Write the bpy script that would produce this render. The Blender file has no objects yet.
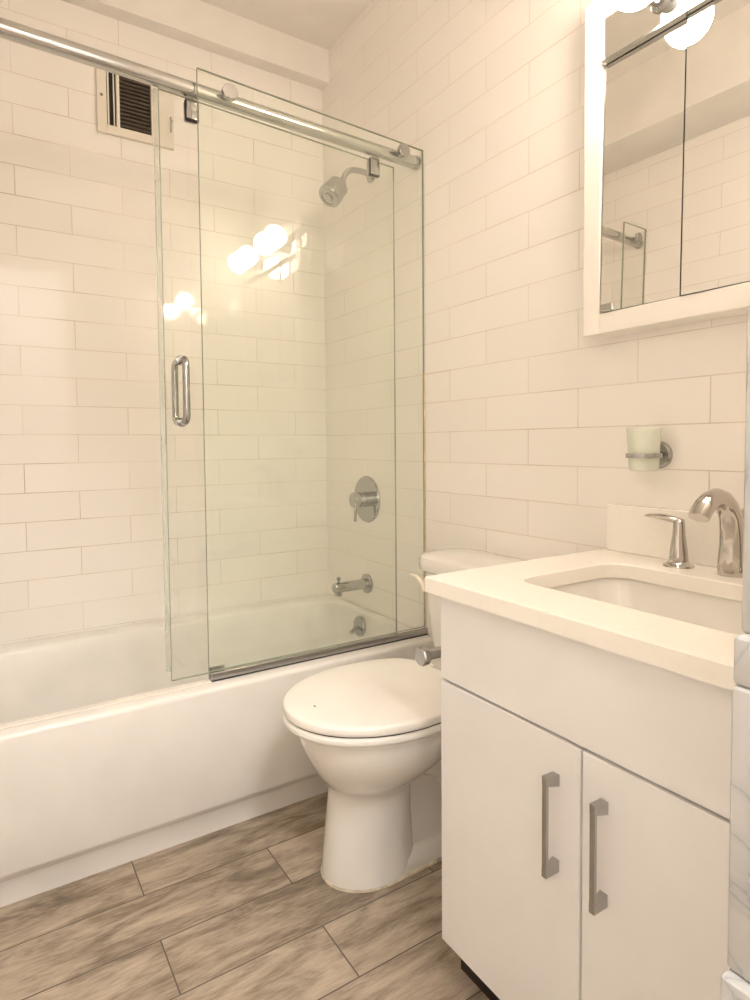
import bpy, bmesh, math, random
from mathutils import Vector, Matrix
random.seed(4)
S = bpy.context.scene
COL = S.collection
PI = math.pi

# ---------------------------------------------------------------- camera, world, exposure
cam = bpy.data.objects.new('camera', bpy.data.cameras.new('camera'))
COL.objects.link(cam)
Rv = Vector((0.8404597, -0.54181265, -0.0081572)); Uv = Vector((0.03018875, 0.03178786, 0.99903862)); Fv = Vector((0.54103247, 0.83989796, -0.04307307))
M = Matrix((Rv, Uv, -Fv)).transposed().to_4x4()
M.translation = (-1.1704, -2.1758, 0.9823)
cam.matrix_world = M
cam.data.sensor_fit = 'VERTICAL'; cam.data.sensor_height = 36; cam.data.sensor_width = 27
cam.data.lens = 613.44 * 36 / 1000
cam.data.shift_y = -0.02925
cam.data.clip_start = 0.02
S.camera = cam
S.view_settings.view_transform = 'Standard'
S.view_settings.look = 'None'
S.view_settings.gamma = 1
S.view_settings.use_curve_mapping = False
S.view_settings.exposure = 1.45
S.cycles.max_bounces = 20; S.cycles.diffuse_bounces = 12; S.cycles.glossy_bounces = 6; S.cycles.transparent_max_bounces = 24
BULB = 27.0          # strength of the two globe bulbs
HALL = 42.0          # strength of the hallway ceiling light
w = bpy.data.worlds.new('world'); S.world = w; w.use_nodes = True
w.node_tree.nodes['Background'].inputs[0].default_value = (1, .96, .9, 1)
w.node_tree.nodes['Background'].inputs[1].default_value = 0.35

# ---------------------------------------------------------------- materials
class NT:
    def __init__(s, name):
        s.m = bpy.data.materials.new(name); s.m.use_nodes = True
        s.t = s.m.node_tree; s.n = s.t.nodes; s.l = s.t.links
        s.b = s.n['Principled BSDF']; s.out = s.n['Material Output']
    def new(s, kind, **kw):
        x = s.n.new(kind)
        for k, v in kw.items(): setattr(x, k, v)
        return x
    def link(s, a, b): s.l.new(a, b)
    def math(s, op, a, b=0.0):
        x = s.new('ShaderNodeMath', operation=op)
        for i, v in enumerate((a, b)):
            if isinstance(v, (int, float)): x.inputs[i].default_value = v
            else: s.link(v, x.inputs[i])
        return x.outputs[0]
    def ramp(s, fac, stops):
        x = s.new('ShaderNodeValToRGB'); e = x.color_ramp.elements
        while len(e) < len(stops): e.new(0.5)
        for i, (p, c) in enumerate(stops):
            e[i].position = p; e[i].color = (*c, 1)
        s.link(fac, x.inputs[0]); return x.outputs[0]
    def mix(s, fac, a, b, blend='MIX'):
        x = s.new('ShaderNodeMix', data_type='RGBA', blend_type=blend)
        for i, v in ((0, fac), (6, a), (7, b)):
            if isinstance(v, (int, float)): x.inputs[i].default_value = v
            elif isinstance(v, tuple): x.inputs[i].default_value = (*v, 1)
            else: s.link(v, x.inputs[i])
        return x.outputs[2]
    def pos(s):
        g = s.new('ShaderNodeNewGeometry'); x = s.new('ShaderNodeSeparateXYZ')
        s.link(g.outputs['Position'], x.inputs[0]); return g, x.outputs

def mat(name, col, rough=.5, metal=0.0, var=.03, scale=9.0, bump=0.0, bscale=60.0, coat=0.0, spec=.5):
    q = NT(name)
    tc = q.new('ShaderNodeNewGeometry')
    nz = q.new('ShaderNodeTexNoise'); nz.inputs['Scale'].default_value = scale; nz.inputs['Detail'].default_value = 3
    q.link(tc.outputs['Position'], nz.inputs['Vector'])
    lo = tuple(max(0, c * (1 - var)) for c in col); hi = tuple(min(1, c * (1 + var)) for c in col)
    q.link(q.ramp(nz.outputs['Fac'], [(.3, lo), (.7, hi)]), q.b.inputs['Base Color'])
    q.b.inputs['Roughness'].default_value = rough; q.b.inputs['Metallic'].default_value = metal
    q.b.inputs['Coat Weight'].default_value = coat; q.b.inputs['Specular IOR Level'].default_value = spec
    if bump:
        n2 = q.new('ShaderNodeTexNoise'); n2.inputs['Scale'].default_value = bscale
        q.link(tc.outputs['Position'], n2.inputs['Vector'])
        bp = q.new('ShaderNodeBump'); bp.inputs['Strength'].default_value = bump; bp.inputs['Distance'].default_value = .002
        q.link(n2.outputs['Fac'], bp.inputs['Height']); q.link(bp.outputs[0], q.b.inputs['Normal'])
    return q.m

def tile_mat(name, axis, u0, z0, clean=0.0):
    """white glazed wall tiles 30 x 9 cm in running bond with thin grout"""
    q = NT(name); g, p = q.pos()
    u = q.math('SUBTRACT', p[axis], u0); v = q.math('SUBTRACT', p[2], z0)
    c = q.new('ShaderNodeCombineXYZ'); q.link(u, c.inputs[0]); q.link(v, c.inputs[1])
    b = q.new('ShaderNodeTexBrick'); q.link(c.outputs[0], b.inputs['Vector'])
    b.offset = .5; b.offset_frequency = 2; b.squash = 1
    b.inputs['Scale'].default_value = 1; b.inputs['Mortar Size'].default_value = .0013; b.inputs['Mortar Smooth'].default_value = .25
    b.inputs['Brick Width'].default_value = .307; b.inputs['Row Height'].default_value = .0905
    b.inputs['Color1'].default_value = (.865, .835, .80, 1); b.inputs['Color2'].default_value = (.89, .86, .825, 1)
    b.inputs['Mortar'].default_value = (.62, .56, .50, 1)
    # some grout lines are stained darker
    ns = q.new('ShaderNodeTexNoise'); ns.inputs['Scale'].default_value = 3.5; ns.inputs['Detail'].default_value = 4
    q.link(g.outputs['Position'], ns.inputs['Vector'])
    st = q.mix(clean, q.ramp(ns.outputs['Fac'], [(.36, (.80, .75, .69)), (.56, (.64, .57, .49)), (.74, (.38, .28, .18))]), (.70, .65, .58))
    q.link(q.mix(b.outputs['Fac'], b.outputs['Color'], st), q.b.inputs['Base Color'])
    q.link(q.ramp(b.outputs['Fac'], [(0, (.05,) * 3), (1, (.6,) * 3)]), q.b.inputs['Roughness'])
    n2 = q.new('ShaderNodeTexNoise'); n2.inputs['Scale'].default_value = 7; n2.inputs['Detail'].default_value = 1
    q.link(g.outputs['Position'], n2.inputs['Vector'])
    h = q.math('ADD', q.math('MULTIPLY', b.outputs['Fac'], -.25), q.math('MULTIPLY', n2.outputs['Fac'], .5))
    bp = q.new('ShaderNodeBump'); bp.inputs['Strength'].default_value = .4; bp.inputs['Distance'].default_value = .0016
    q.link(h, bp.inputs['Height']); q.link(bp.outputs[0], q.b.inputs['Normal'])
    return q.m

def floor_mat():
    q = NT('wood_look_plank_tile'); g, p = q.pos()
    c = q.new('ShaderNodeCombineXYZ')
    q.link(q.math('SUBTRACT', p[0], -.897 - .5 * .574), c.inputs[0]); q.link(q.math('SUBTRACT', p[1], -.805 - .1445 * 20), c.inputs[1])
    b = q.new('ShaderNodeTexBrick'); q.link(c.outputs[0], b.inputs['Vector']); b.offset = .5; b.offset_frequency = 2
    b.inputs['Scale'].default_value = 1; b.inputs['Mortar Size'].default_value = .0015; b.inputs['Mortar Smooth'].default_value = .2
    b.inputs['Brick Width'].default_value = .574; b.inputs['Row Height'].default_value = .1445
    b.inputs['Color1'].default_value = (0, 0, 0, 1); b.inputs['Color2'].default_value = (1, 1, 1, 1); b.inputs['Mortar'].default_value = (.5, .5, .5, 1)
    rnd = q.new('ShaderNodeRGBToBW'); q.link(b.outputs['Color'], rnd.inputs[0]); rv = rnd.outputs[0]
    gv = q.new('ShaderNodeCombineXYZ')
    q.link(q.math('MULTIPLY', p[0], 2.2), gv.inputs[0]); q.link(q.math('MULTIPLY', p[1], 8.0), gv.inputs[1]); q.link(q.math('MULTIPLY', rv, 40.0), gv.inputs[2])
    n1 = q.new('ShaderNodeTexNoise'); n1.inputs['Scale'].default_value = 2.2; n1.inputs['Detail'].default_value = 7; n1.inputs['Roughness'].default_value = .62; n1.inputs['Distortion'].default_value = .9
    q.link(gv.outputs[0], n1.inputs['Vector'])
    gv2 = q.new('ShaderNodeCombineXYZ')
    q.link(q.math('MULTIPLY', p[0], 16.0), gv2.inputs[0]); q.link(q.math('MULTIPLY', p[1], 120.0), gv2.inputs[1]); q.link(q.math('MULTIPLY', rv, 17.0), gv2.inputs[2])
    n2 = q.new('ShaderNodeTexNoise'); n2.inputs['Scale'].default_value = 1.6; n2.inputs['Detail'].default_value = 5; n2.inputs['Roughness'].default_value = .7
    q.link(gv2.outputs[0], n2.inputs['Vector'])
    f = q.math('ADD', q.math('MULTIPLY', n1.outputs['Fac'], .66), q.math('MULTIPLY', n2.outputs['Fac'], .34))
    f = q.math('ADD', f, q.math('MULTIPLY', q.math('SUBTRACT', rv, .5), .07))
    col = q.ramp(f, [(.31, (.12, .094, .069)), (.42, (.245, .197, .146)), (.51, (.39, .322, .248)), (.64, (.53, .448, .355))])
    q.link(q.mix(b.outputs['Fac'], col, (.10, .08, .065)), q.b.inputs['Base Color'])
    q.b.inputs['Roughness'].default_value = .42
    bp = q.new('ShaderNodeBump'); bp.inputs['Strength'].default_value = .35; bp.inputs['Distance'].default_value = .002
    q.link(q.math('ADD', q.math('MULTIPLY', b.outputs['Fac'], -1.0), q.math('MULTIPLY', n2.outputs['Fac'], .35)), bp.inputs['Height'])
    q.link(bp.outputs[0], q.b.inputs['Normal'])
    return q.m

def glass_mat(name, tint, haze=0.0, refl=1.9):
    q = NT(name); q.n.remove(q.b)
    tr = q.new('ShaderNodeBsdfTransparent'); tr.inputs[0].default_value = (*tint, 1)
    gl = q.new('ShaderNodeBsdfGlossy'); gl.inputs['Roughness'].default_value = .012
    fr = q.new('ShaderNodeFresnel'); fr.inputs['IOR'].default_value = 1.52
    g = q.new('ShaderNodeNewGeometry')
    k = q.math('MULTIPLY', q.math('MULTIPLY', fr.outputs[0], refl), q.math('SUBTRACT', 1.0, g.outputs['Backfacing']))
    mx = q.new('ShaderNodeMixShader'); q.link(k, mx.inputs[0]); q.link(tr.outputs[0], mx.inputs[1]); q.link(gl.outputs[0], mx.inputs[2])
    o = mx.outputs[0]
    if haze:
        df = q.new('ShaderNodeBsdfDiffuse'); df.inputs[0].default_value = (.82, .86, .80, 1)
        nz = q.new('ShaderNodeTexNoise'); nz.inputs['Scale'].default_value = 2.5; q.link(g.outputs['Position'], nz.inputs['Vector'])
        m2 = q.new('ShaderNodeMixShader'); q.link(q.math('MULTIPLY', nz.outputs['Fac'], haze * 2), m2.inputs[0]); q.link(o, m2.inputs[1]); q.link(df.outputs[0], m2.inputs[2]); o = m2.outputs[0]
    q.link(o, q.out.inputs[0])
    return q.m

def emit_mat(name, col, st):
    q = NT(name); q.n.remove(q.b)
    e = q.new('ShaderNodeEmission'); e.inputs[0].default_value = (*col, 1); e.inputs[1].default_value = st
    q.link(e.outputs[0], q.out.inputs[0]); return q.m

def marble_mat():
    q = NT('white_marble'); g, p = q.pos()
    nz = q.new('ShaderNodeTexNoise'); nz.inputs['Scale'].default_value = 5; nz.inputs['Detail'].default_value = 8; nz.inputs['Distortion'].default_value = 1.6
    q.link(g.outputs['Position'], nz.inputs['Vector'])
    v = q.math('ABSOLUTE', q.math('SUBTRACT', nz.outputs['Fac'], .52))
    q.link(q.ramp(v, [(0, (.33, .33, .34)), (.006, (.43, .43, .435)), (.03, (.47, .468, .46))]), q.b.inputs['Base Color'])
    q.b.inputs['Roughness'].default_value = .3
    return q.m

Z0B = 2.1974 - .0905 * 30; Z0P = 1.7413 - .0905 * 25
M_TB = tile_mat('wall_tile_back', 0, -1.0561 - .307 * 10, Z0B)
M_TP = tile_mat('wall_tile_plumbing', 1, -.7703 - .1535 - .307 * 10, Z0P, .5)
M_TL = tile_mat('wall_tile_left', 1, -.65 - .307 * 10, Z0B, .6)
M_FLOOR = floor_mat()
M_PAINT = mat('warm_white_paint', (.80, .775, .735), .6, bump=.15, bscale=40)
M_HALL = mat('hall_paint', (.82, .81, .79), .7)
M_MARBLE = marble_mat()
M_TUB = mat('white_enamel', (.79, .775, .745), .22)
M_CER = mat('white_ceramic', (.80, .785, .755), .09, coat=.4)
M_SEAT = mat('toilet_seat_plastic', (.84, .82, .785), .28)
M_BISC = mat('biscuit_plastic', (.80, .74, .62), .35)
M_CAB = mat('white_laminate', (.82, .815, .82), .42, var=.015)
M_TOP = mat('white_quartz', (.90, .875, .82), .22, var=.012, scale=80)
M_CHROME = mat('polished_chrome', (.46, .46, .45), .04, 1.0)
M_NICK = mat('brushed_nickel', (.46, .455, .45), .26, 1.0)
M_SATIN = mat('satin_aluminium', (.56, .55, .53), .16, 1.0)
M_DARK = mat('dark_gap', (.02, .016, .012), .7)
M_TOE = mat('espresso_toe_kick', (.022, .012, .010), .4)
M_GRILLE = mat('dark_grille', (.09, .065, .045), .6, var=.25, scale=60)
M_VENT = mat('vent_enamel', (.78, .73, .65), .4)
M_FRAME = mat('white_lacquer', (.87, .84, .79), .35)
M_MIRROR = mat('mirror', (.90, .90, .88), .005, 1.0, var=.0)
M_MEDGE = mat('mirror_edge', (.10, .12, .08), .3, .3)
M_GLASS = glass_mat('clear_glass', (.992, .998, .984), 0.0, 1.8)
M_GLASSF = glass_mat('fixed_panel_glass', (.988, .998, .978), .05, .55)
M_GEDGE = mat('glass_edge', (.30, .33, .27), .15, .0)
M_SEAL = mat('yellowed_silicone', (.62, .50, .30), .4, var=.2, scale=25)
M_CAULK = mat('grimy_caulk', (.60, .53, .42), .6, var=.35, scale=45)
M_BULB = emit_mat('lit_bulb', (1.0, .84, .69), BULB)

# ---------------------------------------------------------------- geometry helpers
def bm_new(): return bmesh.new()
def box(bm, x0, x1, y0, y1, z0, z1, bev=0.0, seg=1):
    t = bmesh.new()
    bmesh.ops.create_cube(t, size=1)
    for v in t.verts:
        v.co = Vector(((x0 + x1) / 2 + v.co.x * (x1 - x0), (y0 + y1) / 2 + v.co.y * (y1 - y0), (z0 + z1) / 2 + v.co.z * (z1 - z0)))
    if bev: bmesh.ops.bevel(t, geom=t.edges[:], offset=bev, segments=seg, affect='EDGES', profile=.5)
    return merge(bm, t)
def merge(bm, t):
    me = bpy.data.meshes.new('tmp'); t.to_mesh(me); t.free(); bm.from_mesh(me); bpy.data.meshes.remove(me); return bm
def loft(bm, rings, cap0=True, cap1=True, closed=True):
    vs = [[bm.verts.new(p) for p in r] for r in rings]
    n = len(vs[0])
    for a, b in zip(vs, vs[1:]):
        for i in range(n if closed else n - 1):
            j = (i + 1) % n
            bm.faces.new((a[i], a[j], b[j], b[i]))
    if cap0: bm.faces.new(list(reversed(vs[0])))
    if cap1: bm.faces.new(vs[-1])
    return bm
def frame_of(d):
    d = Vector(d).normalized()
    a = Vector((0, 0, 1)) if abs(d.z) < .9 else Vector((1, 0, 0))
    u = d.cross(a).normalized(); return u, d.cross(u).normalized(), d
def lathe(bm, base, axis, prof, n=32):
    """prof: list of (radius, distance along the axis)"""
    u, v, d = frame_of(axis); b = Vector(base)
    rings = [[b + d * h + (u * math.cos(2 * PI * i / n) + v * math.sin(2 * PI * i / n)) * max(r, 1e-5) for i in range(n)] for r, h in prof]
    return loft(bm, rings)
def tube(bm, pts, rad, n=16, ell=None, ref=None):
    pts = [Vector(p) for p in pts]
    if not isinstance(rad, (list, tuple)): rad = [rad] * len(pts)
    rings = []; pu = None
    for i, p in enumerate(pts):
        d = (pts[min(i + 1, len(pts) - 1)] - pts[max(i - 1, 0)]).normalized()
        if pu is None:
            pu = Vector(ref) if ref else frame_of(d)[0]
        u = (pu - d * pu.dot(d)).normalized(); v = d.cross(u); pu = u
        e = ell[i] if ell else 1.0
        rings.append([p + u * (rad[i] * e * math.cos(2 * PI * k / n)) + v * (rad[i] * math.sin(2 * PI * k / n)) for k in range(n)])
    return loft(bm, rings)
def arc(c, r, a0, a1, ax, ay, n=8):
    c = Vector(c); ax = Vector(ax); ay = Vector(ay)
    return [c + ax * (r * math.cos(a0 + (a1 - a0) * i / n)) + ay * (r * math.sin(a0 + (a1 - a0) * i / n)) for i in range(n + 1)]
def rrect(x0, x1, y0, y1, r, z, n=8):
    out = []
    for cx, cy, a in ((x1 - r, y1 - r, 0), (x0 + r, y1 - r, PI / 2), (x0 + r, y0 + r, PI), (x1 - r, y0 + r, 1.5 * PI)):
        for i in range(n + 1):
            t = a + PI / 2 * i / n
            out.append(Vector((cx + r * math.cos(t), cy + r * math.sin(t), z)))
    return out
def obj(name, bm, m, parent=None, smooth=True, ang=28, extra=None):
    bmesh.ops.remove_doubles(bm, verts=bm.verts[:], dist=1e-6)
    bmesh.ops.recalc_face_normals(bm, faces=bm.faces[:])
    me = bpy.data.meshes.new(name); bm.to_mesh(me); bm.free()
    me.materials.append(m)
    for e in (extra or []): me.materials.append(e)
    if smooth:
        me.shade_smooth(); me.set_sharp_from_angle(angle=math.radians(ang))
    o = bpy.data.objects.new(name, me); COL.objects.link(o)
    if parent:
        o.parent = parent; o.matrix_parent_inverse = Matrix.Translation(-parent.location)
    return o
def thing(name, label, cat, loc=(0, 0, 0), group=None):
    o = bpy.data.objects.new(name, None); COL.objects.link(o); o.location = loc; o.empty_display_size = .1
    return tag(o, label, cat, group)
def tag(o, label, cat, group=None):
    o['label'] = label; o['category'] = cat
    if group: o['group'] = group
    return o
def part(o, label): o['label'] = label; return o
def struct(name, bm, m, smooth=False):
    o = obj(name, bm, m, None, smooth); o['kind'] = 'structure'; return o

XL, YF, ZC = -1.36, -1.945, 2.49       # left wall, front wall, ceiling
# ---------------------------------------------------------------- the room
struct('floor', box(bm_new(), -2.6, .12, -3.7, .12, -.05, 0), M_FLOOR)
struct('ceiling', box(bm_new(), -2.6, .12, -3.7, .12, ZC, ZC + .05), M_PAINT)
struct('wall_back', box(bm_new(), XL - .1, .1, 0, .1, 0, ZC), M_TB)
struct('wall_right', box(bm_new(), 0, .1, -2.1, 0, 0, ZC), M_TP)
struct('wall_left', box(bm_new(), XL - .1, XL, -3.6, 0, 0, ZC), M_TL)
b = bm_new(); box(b, -.69, 0, -2.10, YF, 0, ZC); box(b, XL, -.69, -2.10, YF, 2.05, ZC)
struct('wall_front', b, M_PAINT)
struct('trim_1', box(bm_new(), XL, 0, -.057, 0, 2.368, ZC), M_PAINT)             # soffit along the back wall
struct('trim_2', box(bm_new(), XL, XL + .225, YF, -.057, 2.235, ZC), M_PAINT)       # soffit along the left wall
# marble tiles that finish the end of the front wall, each a little proud of the next
b = bm_new()
z = 0.0
for z1, px, bev in ((.19, -.724, .004), (.39, -.722, .004), (.587, -.720, .004), (.803, -.711, .004), (.840, -.709, .004), (1.08, -.698, .003), (1.30, -.694, .003), (1.52, -.694, .003), (1.74, -.694, .003), (2.05, -.694, .003)):
    box(b, px, -.688, -2.104, YF + .002, z, z1, bev, 3); z = z1
struct('trim_3', b, M_MARBLE, True)
# hallway beyond the door opening
struct('wall_hallway', box(bm_new(), -2.6, .1, -3.7, -3.6, 0, ZC), M_HALL)
b = bm_new(); box(b, 0, .1, -3.6, -2.1, 0, ZC); struct('wall_hallway_end', b, M_HALL)
t = thing('ceiling_light', 'round flush ceiling light in the hallway outside the door', 'lamp', (-.95, -2.85, ZC))
obj('base_plate', lathe(bm_new(), (-.95, -2.85, ZC - .02), (0, 0, 1), [(.19, 0), (.19, .02)]), M_FRAME, t)
obj('lamp_shade', lathe(bm_new(), (-.95, -2.85, ZC - .09), (0, 0, 1), [(.03, 0), (.09, .006), (.14, .02), (.17, .045), (.18, .07)], 40), emit_mat('lit_shade', (1, .97, .95), HALL), t)

# ---------------------------------------------------------------- bathtub
TX0, TX1 = XL + .002, -.002
tub = thing('bathtub', 'white built-in bathtub with a plain apron behind the glass doors', 'bathtub', (-.68, -.35, 0))
def R_(y0, z, n=8): return rrect(TX0, TX1, y0, -.002, .012, z, n)
rings = [R_(-.671, 0), R_(-.676, .056), R_(-.679, .060), R_(-.697, .079), R_(-.700, .085), R_(-.700, .369), R_(-.699, .375), R_(-.695, .380), R_(-.687, .382)]
def I_(i, r, z, sl=0.0): return rrect(-1.27 + i + sl, -.034 - i * .55, -.622 + i, -.082 - i, r, z)
rings += [I_(-.012, .11, .382), I_(-.004, .115, .379), I_(0, .12, .370), I_(.006, .12, .35), I_(.022, .13, .25, .05), I_(.045, .14, .13, .11), I_(.065, .15, .085, .13), I_(.11, .13, .066, .13), I_(.17, .09, .062, .10)]
obj('tub_shell', loft(bm_new(), rings), M_TUB, tub, ang=50)
b = bm_new(); lathe(b, (-.041, -.318, .332), (-1, 0, .12), [(.036, 0), (.036, .006), (.033, .010), (.012, .013)], 36)
ov = obj('overflow_plate', b, M_CHROME, tub); part(ov, 'round chrome overflow plate')
b = bm_new(); tube(b, [(-.050, -.318, .332), (-.070, -.322, .326), (-.086, -.327, .317)], [.006, .0065, .0075], 16)
obj('trip_lever', b, M_CHROME, ov)

# ---------------------------------------------------------------- shower enclosure
RZ, RY, RR = 1.868, -.617, .0185
def rz(x): return 1.852 - x * .021          # the rail runs slightly out of level
rail = thing('shower_rail', 'round polished metal rail running above the glass shower doors', 'rail', (-.68, RY, RZ))
obj('rail_tube', tube(bm_new(), [(XL + .01, RY, rz(XL)), (-.012, RY, rz(0))], RR, 32), M_SATIN, rail)
for x in (XL, -.014):
    obj('rail_end', lathe(bm_new(), (x + .0005, RY, rz(x)), (1, 0, 0), [(.0205, 0), (.0205, .0132)], 28), M_SATIN, rail)

def pane(name, x0, x1, yc, z0, z1, m, parent, th=.008):
    bm = box(bm_new(), x0, x1, yc - th / 2, yc + th / 2, z0, z1, .0008, 1)
    for v in bm.verts:
        if v.co.z > 1: v.co.z -= (v.co.x + .35) * .04
    o = obj(name, bm, m, parent, False, extra=[M_GEDGE])
    for f in o.data.polygons:
        if abs(f.normal.y) < .8: f.material_index = 1
    return o
def bolt(x, z, parent):
    bm = bm_new(); lathe(bm, (x, -.649, z), (0, -1, 0), [(.0135, 0), (.0135, .004), (.0195, .0045), (.0195, .017), (.0175, .0185)], 32)
    lathe(bm, (x, -.641, z), (0, 1, 0), [(.009, 0), (.009, .0048)], 16)
    return obj('clamp_bolt', bm, M_CHROME, parent)
GY = -.645
fx = thing('fixed_glass_panel', 'wide fixed clear glass shower panel meeting the wall above the toilet', 'glass panel', (-.345, GY, .39), 'fixed glass shower panels')
pane('glass', -.695, -.0015, GY, .4042, 1.894, M_GLASSF, fx)
bolt(-.617, rz(-.617), fx); bolt(-.083, rz(-.083), fx)
part(obj('wall_seal', box(bm_new(), -.0045, -.0005, GY - .0075, GY - .0035, .41, 1.20, .001), M_SEAL, fx), 'yellowed silicone seal')
fl = thing('fixed_glass_panel', 'narrow fixed glass shower panel at the far left end of the metal rail', 'glass panel', (-1.28, GY, .39), 'fixed glass shower panels')
pane('glass', XL + .0015, -1.20, GY, .4042, 1.894, M_GLASS, fl)
bolt(-1.285, rz(-1.285), fl)
SY = -.596
sl = thing('sliding_glass_door', 'frameless sliding glass shower door with a chrome loop handle', 'shower door', (-.42, SY, .39))
pane('glass', -.776, -.076, SY, .3826, 1.841, M_GLASS, sl)
part(obj('edge_seal', box(bm_new(), -.788, -.7765, SY - .006, SY + .006, .41, 1.853, .001), glass_mat('clear_vinyl', (.86, .86, .84), .25), sl, False), 'clear vinyl edge strip')
for x in (-.697, -.153):
    zt = rz(x) - RR - .0002
    bm = box(bm_new(), x - .0145, x + .0145, SY - .016, SY + .013, zt - .049, zt, .003, 3)
    r_ = obj('roller_hanger', bm, M_CHROME, sl)
    obj('hanger_pad', box(bm_new(), x - .0172, x + .0172, SY - .0145, SY - .0045, zt - .054, zt - .002, .002), M_DARK, r_)
hx = -.737
def loop(s):
    y0 = SY + s * .004; y1 = SY + s * .052; r = .02
    pts = [(hx, y0, 1.198), (hx, y1 - s * r, 1.198)] + arc((hx, y1 - s * r, 1.198 - r), r, PI / 2, 0, (0, s, 0), (0, 0, 1), 8)[1:] \
        + arc((hx, y1 - s * r, 1.042 + r), r, 0, -PI / 2, (0, s, 0), (0, 0, 1), 8) + [(hx, y0, 1.042)]
    return obj('pull_handle', tube(bm_new(), pts, .0088, 18), M_CHROME, sl)
h1 = loop(-1); h2 = loop(1)
b = bm_new()
for zz in (1.198, 1.042):
    lathe(b, (hx, SY - .004, zz), (0, -1, 0), [(.0125, 0), (.0125, .004)], 24)
obj('handle_washer', b, M_CHROME, h1)
b = bm_new(); box(b, -.692, -.002, -.662, -.652, .3825, .404, .001); box(b, -.692, -.002, -.662, -.636, .3822, .3875, .001)
box(b, -.692, -.002, -.642, -.632, .3822, .396, .001)
tag(obj('bottom_track', b, M_NICK), 'brushed metal channel along the tub rim under the fixed glass panel', 'track')
b = bm_new(); box(b, -.684, -.640, -.634, -.606, .3822, .387, .001); box(b, -.684, -.640, -.610, -.6035, .386, .402, .001)
tag(obj('door_guide', b, M_SATIN), 'small metal floor guide holding the sliding glass door on the tub rim', 'door guide')
b = bm_new(); box(b, XL + .003, -.694, -.668, -.652, .3818, .3865, .0018); box(b, XL + .003, -.694, -.650, -.640, .3818, .3845, .001)
tag(obj('threshold_strip', b, mat('clear_white_strip', (.82, .78, .72), .2)), 'thin pale sill strip along the open stretch of the tub rim', 'sill strip')

# ---------------------------------------------------------------- shower fittings on the plumbing wall
t = thing('overhead_shower', 'brushed metal shower head on a bent arm high on the wall', 'shower head', (0, -.355, 1.914))
obj('flange', lathe(bm_new(), (-.0005, -.355, 1.914), (-1, 0, 0), [(.027, 0), (.027, .004), (.018, .012), (.012, .014)]), M_CHROME, t)
obj('shower_arm', tube(bm_new(), [(-.005, -.355, 1.914), (-.05, -.355, 1.916), (-.075, -.355, 1.913), (-.095, -.355, 1.905), (-.110, -.355, 1.887), (-.121, -.359, 1.864)], .0095, 16), M_NICK, t)
hd = Vector((-.66, -.10, -.75)).normalized(); hb = Vector((-.118, -.359, 1.866))
obj('spray_head', lathe(bm_new(), hb, hd, [(.012, 0), (.015, .006), (.014, .014), (.028, .022), (.036, .032), (.036, .064), (.0395, .067), (.0395, .090), (.036, .095), (.026, .097), (.025, .094), (.016, .094), (.015, .099), (.004, .100)], 36), M_NICK, t)
t = thing('shower_valve', 'round chrome shower mixer plate with a small lever on the tiled wall', 'shower valve', (0, -.31, .785))
obj('wall_plate', lathe(bm_new(), (-.0005, -.308, .785), (-1, 0, 0), [(.084, 0), (.084, .004), (.081, .008), (.03, .009)], 56), M_CHROME, t)
k = obj('knob', lathe(bm_new(), (-.008, -.308, .785), (-1, 0, 0), [(.027, 0), (.027, .02), (.0245, .0215), (.0245, .024), (.027, .0255), (.027, .052), (.025, .055)], 36), M_CHROME, t)
obj('lever', tube(bm_new(), [(-.050, -.308, .764), (-.052, -.308, .735), (-.053, -.308, .708)], [.0052, .005, .0052], 14), M_CHROME, k)
t = thing('tub_spout', 'chrome tub spout with a diverter knob below the round shower valve', 'tub spout', (0, -.306, .48))
obj('flange', lathe(bm_new(), (-.0005, -.306, .479), (-1, 0, 0), [(.035, 0), (.035, .008), (.032, .011), (.02, .012)]), M_CHROME, t)
b = bm_new(); lathe(b, (-.01, -.306, .479), (-1, 0, 0), [(.0185, 0), (.0185, .125), (.017, .130)])
lathe(b, (-.122, -.306, .468), (0, 0, -1), [(.0135, 0), (.0135, .016), (.012, .018)])
obj('spout_body', b, M_CHROME, t)
obj('diverter_knob', lathe(bm_new(), (-.122, -.306, .494), (0, 0, 1), [(.004, 0), (.004, .010), (.0075, .011), (.0075, .021), (.006, .023)], 20), M_CHROME, t)

# ---------------------------------------------------------------- ceiling-height vent in the shower
t = thing('vent_grille', 'cream metal exhaust vent with dark louvres high on the shower wall', 'vent', (-.70, 0, 2.09))
vx0, vx1, vz0, vz1 = -.822, -.580, 1.992, 2.232
b = bm_new(); y0, y1 = -.014, -.0005
box(b, vx0, -.792, y0, y1, vz0, vz1, .002); box(b, -.654, vx1, y0, y1, vz0, vz1, .002)
box(b, -.793, -.653, y0, y1, vz0, 2.020, .002); box(b, -.793, -.653, y0, y1, 2.218, vz1, .002); box(b, -.763, -.753, y0, y1, 2.018, 2.220, .001)
obj('vent_frame', b, M_VENT, t)
obj('vent_back', box(bm_new(), -.796, -.650, -.0035, -.0008, 2.016, 2.222), M_DARK, t)
b = bm_new()
for i in range(15):
    z = 2.026 + i * .0126
    box(b, -.7525, -.6545, -.0115, -.0045, z, z + .0055, .0008, 1)
obj('louvre', b, M_GRILLE, t)
b = bm_new(); box(b, -.789, -.7845, -.010, -.004, 2.022, 2.216); box(b, -.7715, -.768, -.010, -.004, 2.022, 2.216)
obj('damper_blade', b, M_VENT, t)
b = bm_new(); box(b, -.594, -.589, -.022, -.013, 2.045, 2.095, .001)
obj('damper_lever', b, M_NICK, t)
for x, z in ((-.808, 2.108), (-.588, 2.085)):
    obj('screw', lathe(bm_new(), (x, -.0135, z), (0, -1, 0), [(.0045, 0), (.0045, .002), (.003, .003)], 16), M_NICK, t)

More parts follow.
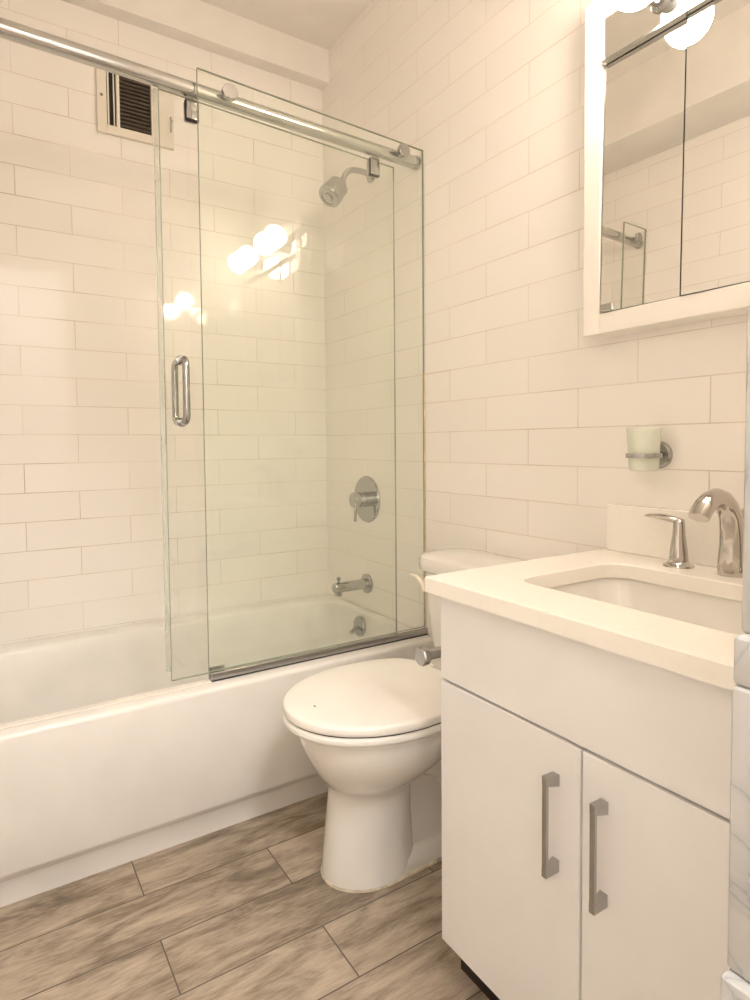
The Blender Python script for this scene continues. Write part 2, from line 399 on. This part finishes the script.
# ---------------------------------------------------------------- toilet
TC = -1.025
def egg(cx, af, ar, hw, z, n=64, er=2.6, ef=2.0, yc=TC):
    out = []
    for i in range(n):
        a = 2 * PI * i / n; c, s = math.cos(a), math.sin(a)
        e = ef if c < 0 else er
        x = cx + (ar if c > 0 else af) * math.copysign(abs(c) ** (2 / e), c)
        y = yc + hw * math.copysign(abs(s) ** (2 / e), s)
        out.append(Vector((x, y, z)))
    return out
toi = thing('toilet', 'white two-piece toilet with closed lid between the tub and the vanity', 'toilet', (-.37, TC, 0))
b = bm_new()
BY = TC + .042
loft(b, [egg(-.41, .200, .165, .158, .385), egg(-.41, .206, .168, .163, .381), egg(-.41, .207, .168, .164, .370), egg(-.41, .202, .16, .160, .345), egg(-.415, .180, .15, .145, .305, yc=TC + .002),
         egg(-.425, .148, .135, .122, .268, yc=TC + .010), egg(-.43, .124, .118, .105, .240, yc=TC + .020), egg(-.43, .108, .104, .092, .224, yc=TC + .028),
         egg(-.43, .099, .096, .085, .210, yc=BY - .006), egg(-.43, .097, .095, .083, .19, yc=BY - .004), egg(-.43, .103, .098, .085, .12, yc=BY), egg(-.43, .110, .102, .089, .05, yc=BY), egg(-.43, .114, .105, .092, .018, yc=BY), egg(-.43, .114, .105, .092, .004, yc=BY)])
loft(b, [rrect(-.40, -.11, BY - .060, BY + .060, .05, .03), rrect(-.40, -.11, BY - .052, BY + .052, .05, .10), rrect(-.40, -.11, BY - .052, BY + .052, .05, .20), rrect(-.40, -.08, TC - .075, TC + .075, .05, .31)])
loft(b, [rrect(-.48, -.09, BY - .088, BY + .088, .08, .004), rrect(-.48, -.09, BY - .088, BY + .088, .08, .016), rrect(-.48, -.095, BY - .083, BY + .083, .08, .032), rrect(-.47, -.105, BY - .068, BY + .068, .065, .043)])
tube(b, [(-.33, TC, .30), (-.28, TC, .26), (-.235, TC + .01, .22), (-.205, BY, .15), (-.195, BY, .04)], [.085, .072, .060, .056, .060], 24)
loft(b, [rrect(-.40, -.03, TC - .12, TC + .12, .05, .30), rrect(-.35, -.02, TC - .14, TC + .14, .05, .35), rrect(-.30, -.02, TC - .15, TC + .15, .05, .388), rrect(-.20, -.02, TC - .15, TC + .15, .05, .405)])
obj('bowl', b, M_CER, toi, ang=60)
lo = [egg(-.39, .17, .30, .112, .0)]
b = bm_new()
def ck(i, z): return [p for p in egg(-.43, .118 - i, .34 - i, .096 - i, z, er=3.4, yc=BY)]
loft(b, [ck(0.0015, .0005), ck(.002, .004), ck(.006, .007)])
part(obj('caulk_bead', b, M_CAULK, toi), 'grimy yellowed caulk bead')
LY = TC
def lid(i, z, n=160):
    out = []
    for k in range(n):
        a = 2 * PI * k / n; c, sn = math.cos(a), math.sin(a)
        if c < 0: x = -.415 + (.231 - i) * -abs(c); y = (.181 - i) * math.copysign(abs(sn) ** .97, sn)
        else:
            x = -.415 + (.183 - i) * c ** .36
            y = (.181 - i) * math.copysign(abs(sn) ** .36, sn)
            y *= 1 - .24 * max(0, (x + .415) / .183) ** 2
        out.append(Vector((x, LY + y, z)))
    return out
b = bm_new()
loft(b, [lid(.006, .386), lid(.001, .389), lid(0, .392), lid(0, .400), lid(.003, .403)])
obj('toilet_seat', b, M_SEAT, toi, ang=60)
b = bm_new()
loft(b, [lid(.004, .4065), lid(.001, .4085), lid(0, .412), lid(.0003, .421), lid(.002, .4245), lid(.006, .4265), lid(.016, .4275), lid(.07, .428)])
ld = obj('toilet_lid', b, M_SEAT, toi, ang=60)
part(obj('lid_mark', box(bm_new(), -.590, -.587, LY - .008, LY, .4278, .4283), M_GRILLE, ld, False), 'tiny brown mark')
obj('lid_gap_shade', loft(bm_new(), [lid(.007, .402), lid(.007, .4075)]), M_DARK, ld)  # dark filler that paints the shade in the gap between seat and lid
for s in (-1, 1):
    obj('seat_hinge', box(lathe(bm_new(), (-.226, LY + s * .075 - .02, .413), (0, 1, 0), [(.011, 0), (.013, .003), (.013, .037), (.011, .04)], 20), -.244, -.222, LY + s * .075 - .018, LY + s * .075 + .018, .4052, .412, .002), M_SEAT, toi)
b = bm_new()
def tk(i, z, f=0): return rrect(-.192 + i - f, -.012, TC - .18 + i, TC + .18 - i, .05, z)
loft(b, [tk(.045, .405), tk(.03, .415), tk(.02, .46), tk(.012, .55), tk(.008, .647)])
obj('tank', b, M_CER, toi)
b = bm_new()
def tl(i, z): return rrect(-.205 + i, -.003 - i, TC - .195 + i, TC + .195 - i, .085 - i, z, 12)
loft(b, [tl(.010, .646), tl(.002, .651), tl(0, .658), tl(0, .674), tl(.004, .683), tl(.014, .688), tl(.04, .690)])
obj('tank_lid', b, M_CER, toi)
b = bm_new(); tube(b, [(-.170, TC + .125, .620), (-.2055, TC + .125, .620)], .009, 16)
tube(b, [(-.2055, TC + .113, .598), (-.2075, TC + .119, .614), (-.2075, TC + .129, .624), (-.2075, TC + .147, .632), (-.2075, TC + .169, .632)], [.005, .006, .0065, .005, .0035], 16)
part(obj('flush_lever', b, M_BISC, toi), 'cream curved flush lever')

# ---------------------------------------------------------------- vanity
VX, VL, VR = -.487, -1.327, -1.925      # door faces, left side, right side
van = thing('vanity_cabinet', 'white two-door bathroom vanity cabinet under the quartz top', 'vanity', (-.25, -1.626, 0))
b = bm_new(); box(b, VX + .019, -.004, VL - .018, VL, .076, .7195); box(b, VX + .019, -.004, VR, VR + .018, .076, .7195)
box(b, VX + .019, -.004, VR + .018, VL - .018, .076, .092); box(b, -.022, -.004, VR + .018, VL - .018, .092, .7195)
box(b, VX + .019, VX + .037, VR + .018, VL - .018, .545, .58)
obj('carcass', b, M_CAB, van, False)
obj('carcass_shadow_gap', box(bm_new(), VX + .0175, VX + .0188, VR + .004, VL - .004, .082, .715), M_DARK, van, False)
obj('toe_kick', box(bm_new(), VX + .045, -.02, VR + .01, VL - .001, .0005, .076), M_TOE, van, False)
obj('drawer_front', box(bm_new(), VX, VX + .018, VR, VL, .5645, .7185, .0012), M_CAB, van)
YS = -1.633
for y0, y1, hy in ((YS + .002, VL, -1.590), (VR, YS - .002, -1.671)):
    d = obj('door', box(bm_new(), VX, VX + .018, y0, y1, .079, .5595, .0012), M_CAB, van)
    b = bm_new(); hz0, hz1 = (.363, .510)
    box(b, VX - .026, VX - .020, hy - .0042, hy + .0042, hz0, hz1, .001)
    for zz, s in ((hz1, -1), (hz0, 1)):
        za, zb = (zz - .013, zz) if s < 0 else (zz, zz + .013)
        rr = [[Vector((VX - .0255, hy - .0042, za)), Vector((VX - .0255, hy + .0042, za)), Vector((VX - .0255, hy + .0042, zb)), Vector((VX - .0255, hy - .0042, zb))],
              [Vector((VX - .0002, hy - .006, za + s * .004 - .002)), Vector((VX - .0002, hy + .006, za + s * .004 - .002)), Vector((VX - .0002, hy + .006, zb + s * .004 + .002)), Vector((VX - .0002, hy - .006, zb + s * .004 + .002))]]
        loft(b, rr)
    part(obj('bar_handle', b, M_NICK, d, False), 'brushed nickel bar handle')

# worktop with a rounded rectangular cut-out
CX0, CX1, CY0, CY1, CZ0, CZ1 = -.512, -.002, YF + .002, -1.312, .7200, .747
SX0, SX1, SYa, SYb = -.400, -.128, -1.824, -1.420
top = thing('countertop', 'white quartz vanity top with a cut-out for the sink', 'countertop', (-.25, -1.626, CZ0))
n = 10
outer = lambda i, z: rrect(CX0 + i, CX1 - i, CY0 + i, CY1 - i, .004, z, n)
inner = lambda i, z: rrect(SX0 - i, SX1 + i, SYa - i, SYb + i, .045, z, n)
b = bm_new()
rings = [inner(0, CZ0), outer(0.0, CZ0), outer(0, CZ1 - .002), outer(.002, CZ1), inner(.002, CZ1), inner(0, CZ1 - .002), inner(0, CZ0)]
loft(b, rings, False, False)
obj('slab', b, M_TOP, top, False)
tag(obj('backsplash', box(bm_new(), -.022, -.0008, CY0, CY1 - .014, CZ1 + .0003, .848, .0015), M_TOP), 'low white quartz backsplash strip against the tiled wall behind the faucet', 'backsplash')
b = bm_new()
def sk(i, r, z): return rrect(SX0 - .008 + i, SX1 + .008 - i, SYa - .008 + i, SYb + .008 - i, r, z, n)
loft(b, [sk(-.012, .06, CZ0 - .014), sk(-.012, .06, CZ0 - .0008), sk(0, .05, CZ0 - .0008), sk(.004, .05, CZ0 - .006), sk(.012, .055, CZ0 - .06), sk(.025, .06, CZ0 - .105), sk(.05, .06, CZ0 - .128), sk(.09, .03, CZ0 - .134), sk(.12, .012, CZ0 - .136)], False, True)
o = obj('sink', b, M_CER, None, ang=50)
tag(o, 'white rectangular undermount sink set below the quartz top', 'sink')
md = o.modifiers.new('thickness', 'SOLIDIFY'); md.thickness = .006; md.offset = -1

# ---------------------------------------------------------------- faucet
FX, FY = -.064, -1.615
t = thing('faucet', 'polished nickel widespread faucet with curved spout on the vanity top', 'faucet', (FX, FY, CZ1))
M_FAU = mat('polished_nickel', (.56, .53, .50), .08, 1.0)
pts = [(FX, FY, CZ1 + .0003), (FX, FY, CZ1 + .02), (FX + .001, FY, CZ1 + .052), (FX - .001, FY, CZ1 + .080), (FX - .007, FY, CZ1 + .104), (FX - .019, FY, CZ1 + .123), (FX - .035, FY, CZ1 + .135), (FX - .054, FY, CZ1 + .140), (FX - .074, FY, CZ1 + .136), (FX - .090, FY, CZ1 + .128), (FX - .103, FY, CZ1 + .116), (FX - .108, FY, CZ1 + .109)]
rad = [.0230, .0227, .0212, .0198, .0186, .0174, .0164, .0158, .0153, .0148, .0143, .0140]
obj('spout', tube(bm_new(), pts, rad, 28, ell=[1, 1, 1, 1, 1, 1.02, 1.05, 1.1, 1.15, 1.2, 1.25, 1.25], ref=(0, 1, 0)), M_FAU, t, ang=50)
obj('lift_rod', lathe(bm_new(), (FX + .030, FY, CZ1 + .0), (0, 0, 1), [(.0035, 0), (.0035, .098), (.0065, .100), (.0065, .112), (.004, .116)], 16), M_FAU, t)
for yy, s in ((-1.517, 1), (-1.719, -1)):
    hd_ = obj('faucet_handle', lathe(bm_new(), (FX, yy, CZ1 + .0003), (0, 0, 1), [(.0275, 0), (.0265, .003), (.019, .0075), (.0172, .010), (.0172, .012), (.0155, .03), (.0118, .058), (.0112, .060), (.0112, .064), (.0098, .085), (.007, .088)], 28), M_FAU, t)
    l0 = Vector((FX + .003, yy - s * .006, CZ1 + .083)); dv = Vector((-.012, s * .072, .008))
    b = bm_new()
    tube(b, [l0, l0 + dv * .15 + Vector((0, 0, .002)), l0 + dv * .35 + Vector((0, 0, .0035)), l0 + dv * .6 + Vector((0, 0, .004)), l0 + dv * .85 + Vector((0, 0, .002)), l0 + dv],
         [.0065, .0066, .0062, .0054, .004, .0012], 16, ell=[1.1, 1.4, 1.8, 2.0, 1.9, 1.2], ref=(1, 0, 0))
    obj('lever', b, M_FAU, hd_, ang=60)

# ---------------------------------------------------------------- tumbler and its holder
t = thing('tumbler_holder', 'brushed metal ring holder on a round wall plate above the vanity', 'holder', (0, -1.437, .956))
obj('wall_plate', lathe(bm_new(), (-.0005, -1.437, .956), (-1, 0, 0), [(.0275, 0), (.0275, .006), (.024, .011), (.010, .013)]), M_NICK, t)
obj('arm', tube(bm_new(), [(-.008, -1.437, .956), (-.030, -1.439, .956)], .008, 16), M_NICK, t)
gx, gy = -.062, -1.441
b = bm_new()
inn = bm_new(); n_ = 40
rr = lambda r, z: [Vector((gx + r * math.cos(2 * PI * i / n_), gy + r * math.sin(2 * PI * i / n_), z)) for i in range(n_)]
b.free()
b = bm_new(); loft(b, [rr(.0305, .951), rr(.0335, .951), rr(.0338, .952), rr(.0338, .959), rr(.0335, .960), rr(.0305, .960), rr(.0305, .951)], False, False)
inn.free()
obj('ring', b, M_NICK, t)
q = NT('frosted_glass'); q.b.inputs['Base Color'].default_value = (.82, .86, .78, 1); q.b.inputs['Roughness'].default_value = .45
nz = q.new('ShaderNodeTexNoise'); nz.inputs['Scale'].default_value = 30; q.link(q.new('ShaderNodeNewGeometry').outputs['Position'], nz.inputs['Vector'])
q.link(q.ramp(nz.outputs['Fac'], [(.3, (.80, .81, .75)), (.7, (.86, .87, .81))]), q.b.inputs['Base Color'])
q.b.inputs['Transmission Weight'].default_value = .0
trn = q.new('ShaderNodeBsdfTransparent'); trn.inputs[0].default_value = (.95, .97, .93, 1)
mx = q.new('ShaderNodeMixShader'); mx.inputs[0].default_value = .58
q.link(q.b.outputs[0], mx.inputs[1]); q.link(trn.outputs[0], mx.inputs[2]); q.link(mx.outputs[0], q.out.inputs[0])
b = bm_new()
loft(b, [rr(.001, .925), rr(.024, .925), rr(.0275, .928), rr(.0288, .945), rr(.0296, .965), rr(.0315, 1.009), rr(.0308, 1.0105), rr(.0297, 1.009), rr(.0278, .965), rr(.0268, .945), rr(.024, .934), rr(.001, .933)], True, True)
tag(obj('tumbler', b, q.m, ang=50), 'frosted glass tumbler sitting in the wall ring above the sink', 'tumbler')

# ---------------------------------------------------------------- toilet paper holder on the vanity side
t = thing('toilet_paper_holder', 'brushed metal paper roll bar on the vanity side above the toilet lid', 'paper holder', (-.30, VL, .577))
ty = -1.262
obj('bar', tube(bm_new(), [(-.468, ty, .5815), (-.33, ty, .5815), (-.315, ty - .004, .5815), (-.308, ty - .016, .5815), (-.306, VL + .004, .5815)], 0.0105, 18), M_NICK, t)
obj('end_knob', lathe(bm_new(), (-.466, ty, .5815), (-1, 0, 0), [(.009, 0), (.0165, .004), (.018, .006), (.018, .016), (.016, .019)], 28), M_NICK, t)
obj('wall_plate', lathe(bm_new(), (-.306, VL - .001, .5815), (0, 1, 0), [(.024, 0), (.024, .006), (.021, .009), (.010, .010)], 28), M_NICK, t)

# ---------------------------------------------------------------- mirror cabinet with its bulbs
MX = -.060; MY0, MY1, MZ0, MZ1 = -1.940, -1.291, 1.212, 1.905; FW = .042
cab = thing('mirror_cabinet', 'white framed mirror cabinet with globe bulbs above the vanity', 'mirror cabinet', (0, -1.618, 1.212))
b = bm_new()
box(b, MX, -.001, MY1 - FW, MY1, MZ0, MZ1, .0015); box(b, MX, -.001, MY0, MY0 + FW, MZ0, MZ1, .0015)
box(b, MX, -.001, MY0 + FW - .001, MY1 - FW + .001, MZ0, MZ0 + FW, .0015); box(b, MX, -.001, MY0 + FW - .001, MY1 - FW + .001, MZ1 - FW, MZ1, .0015)
obj('frame', b, M_FRAME, cab)
obj('cabinet_back', box(bm_new(), -.040, -.0015, MY0 + FW - .002, MY1 - FW + .002, MZ0 + FW - .002, MZ1 - FW + .002), M_DARK, cab, False)
ya, yb, z0, z1 = MY1 - FW - .0015, MY0 + FW + .0015, MZ0 + FW + .0015, 1.764
cuts = [ya, -1.5105, -1.7255, yb]
for y1_, y0_ in zip(cuts, cuts[1:]):
    o = obj('mirror_door', box(bm_new(), MX + .006, MX + .014, y0_ + .0027, y1_ - .0027, z0, z1), M_MIRROR, cab, False, extra=[M_MEDGE])
    ym, zm = (y0_ + y1_) / 2, (z0 + z1) / 2
    for v in o.data.vertices: v.co.x += .0205 * (v.co.z - zm) - .024 * (v.co.y - ym)   # the doors hang slightly out of true
    for f in o.data.polygons:
        if f.normal.x > -.9: f.material_index = 1
obj('mirror_corner_block', box(bm_new(), MX - .003, MX + .0035, ya - .030, ya - .001, z0 + .001, z0 + .016, .001), M_SATIN, cab)  # small grey block at the lower left corner of the mirror
obj('lamp_plate', box(bm_new(), MX + .006, MX + .014, yb, ya, 1.772, MZ1 - FW - .001, .001), M_MIRROR, cab)
obj('lamp_ledge', box(bm_new(), MX - .004, MX + .014, yb, ya, 1.7655, 1.7715, .001), M_SATIN, cab)
BZ, BX = 1.826, -.138
for yy in (-1.464, -1.618 - .156):
    so = obj('lamp_socket', lathe(bm_new(), (MX + .008, yy, BZ), (-1, 0, 0), [(.026, 0), (.026, .006), (.020, .012), (.0185, .034), (.016, .036)], 28), M_CHROME, cab)
    prof = [(.014, -.050)] + [(.0475 * math.sin(a), -.0475 * math.cos(a)) for a in [PI * k / 20 for k in range(2, 20)]] + [(.002, .0475)]
    part(obj('globe_bulb', lathe(bm_new(), (BX, yy, BZ), (-1, 0, 0), prof, 32), M_BULB, so), 'lit round globe bulb')
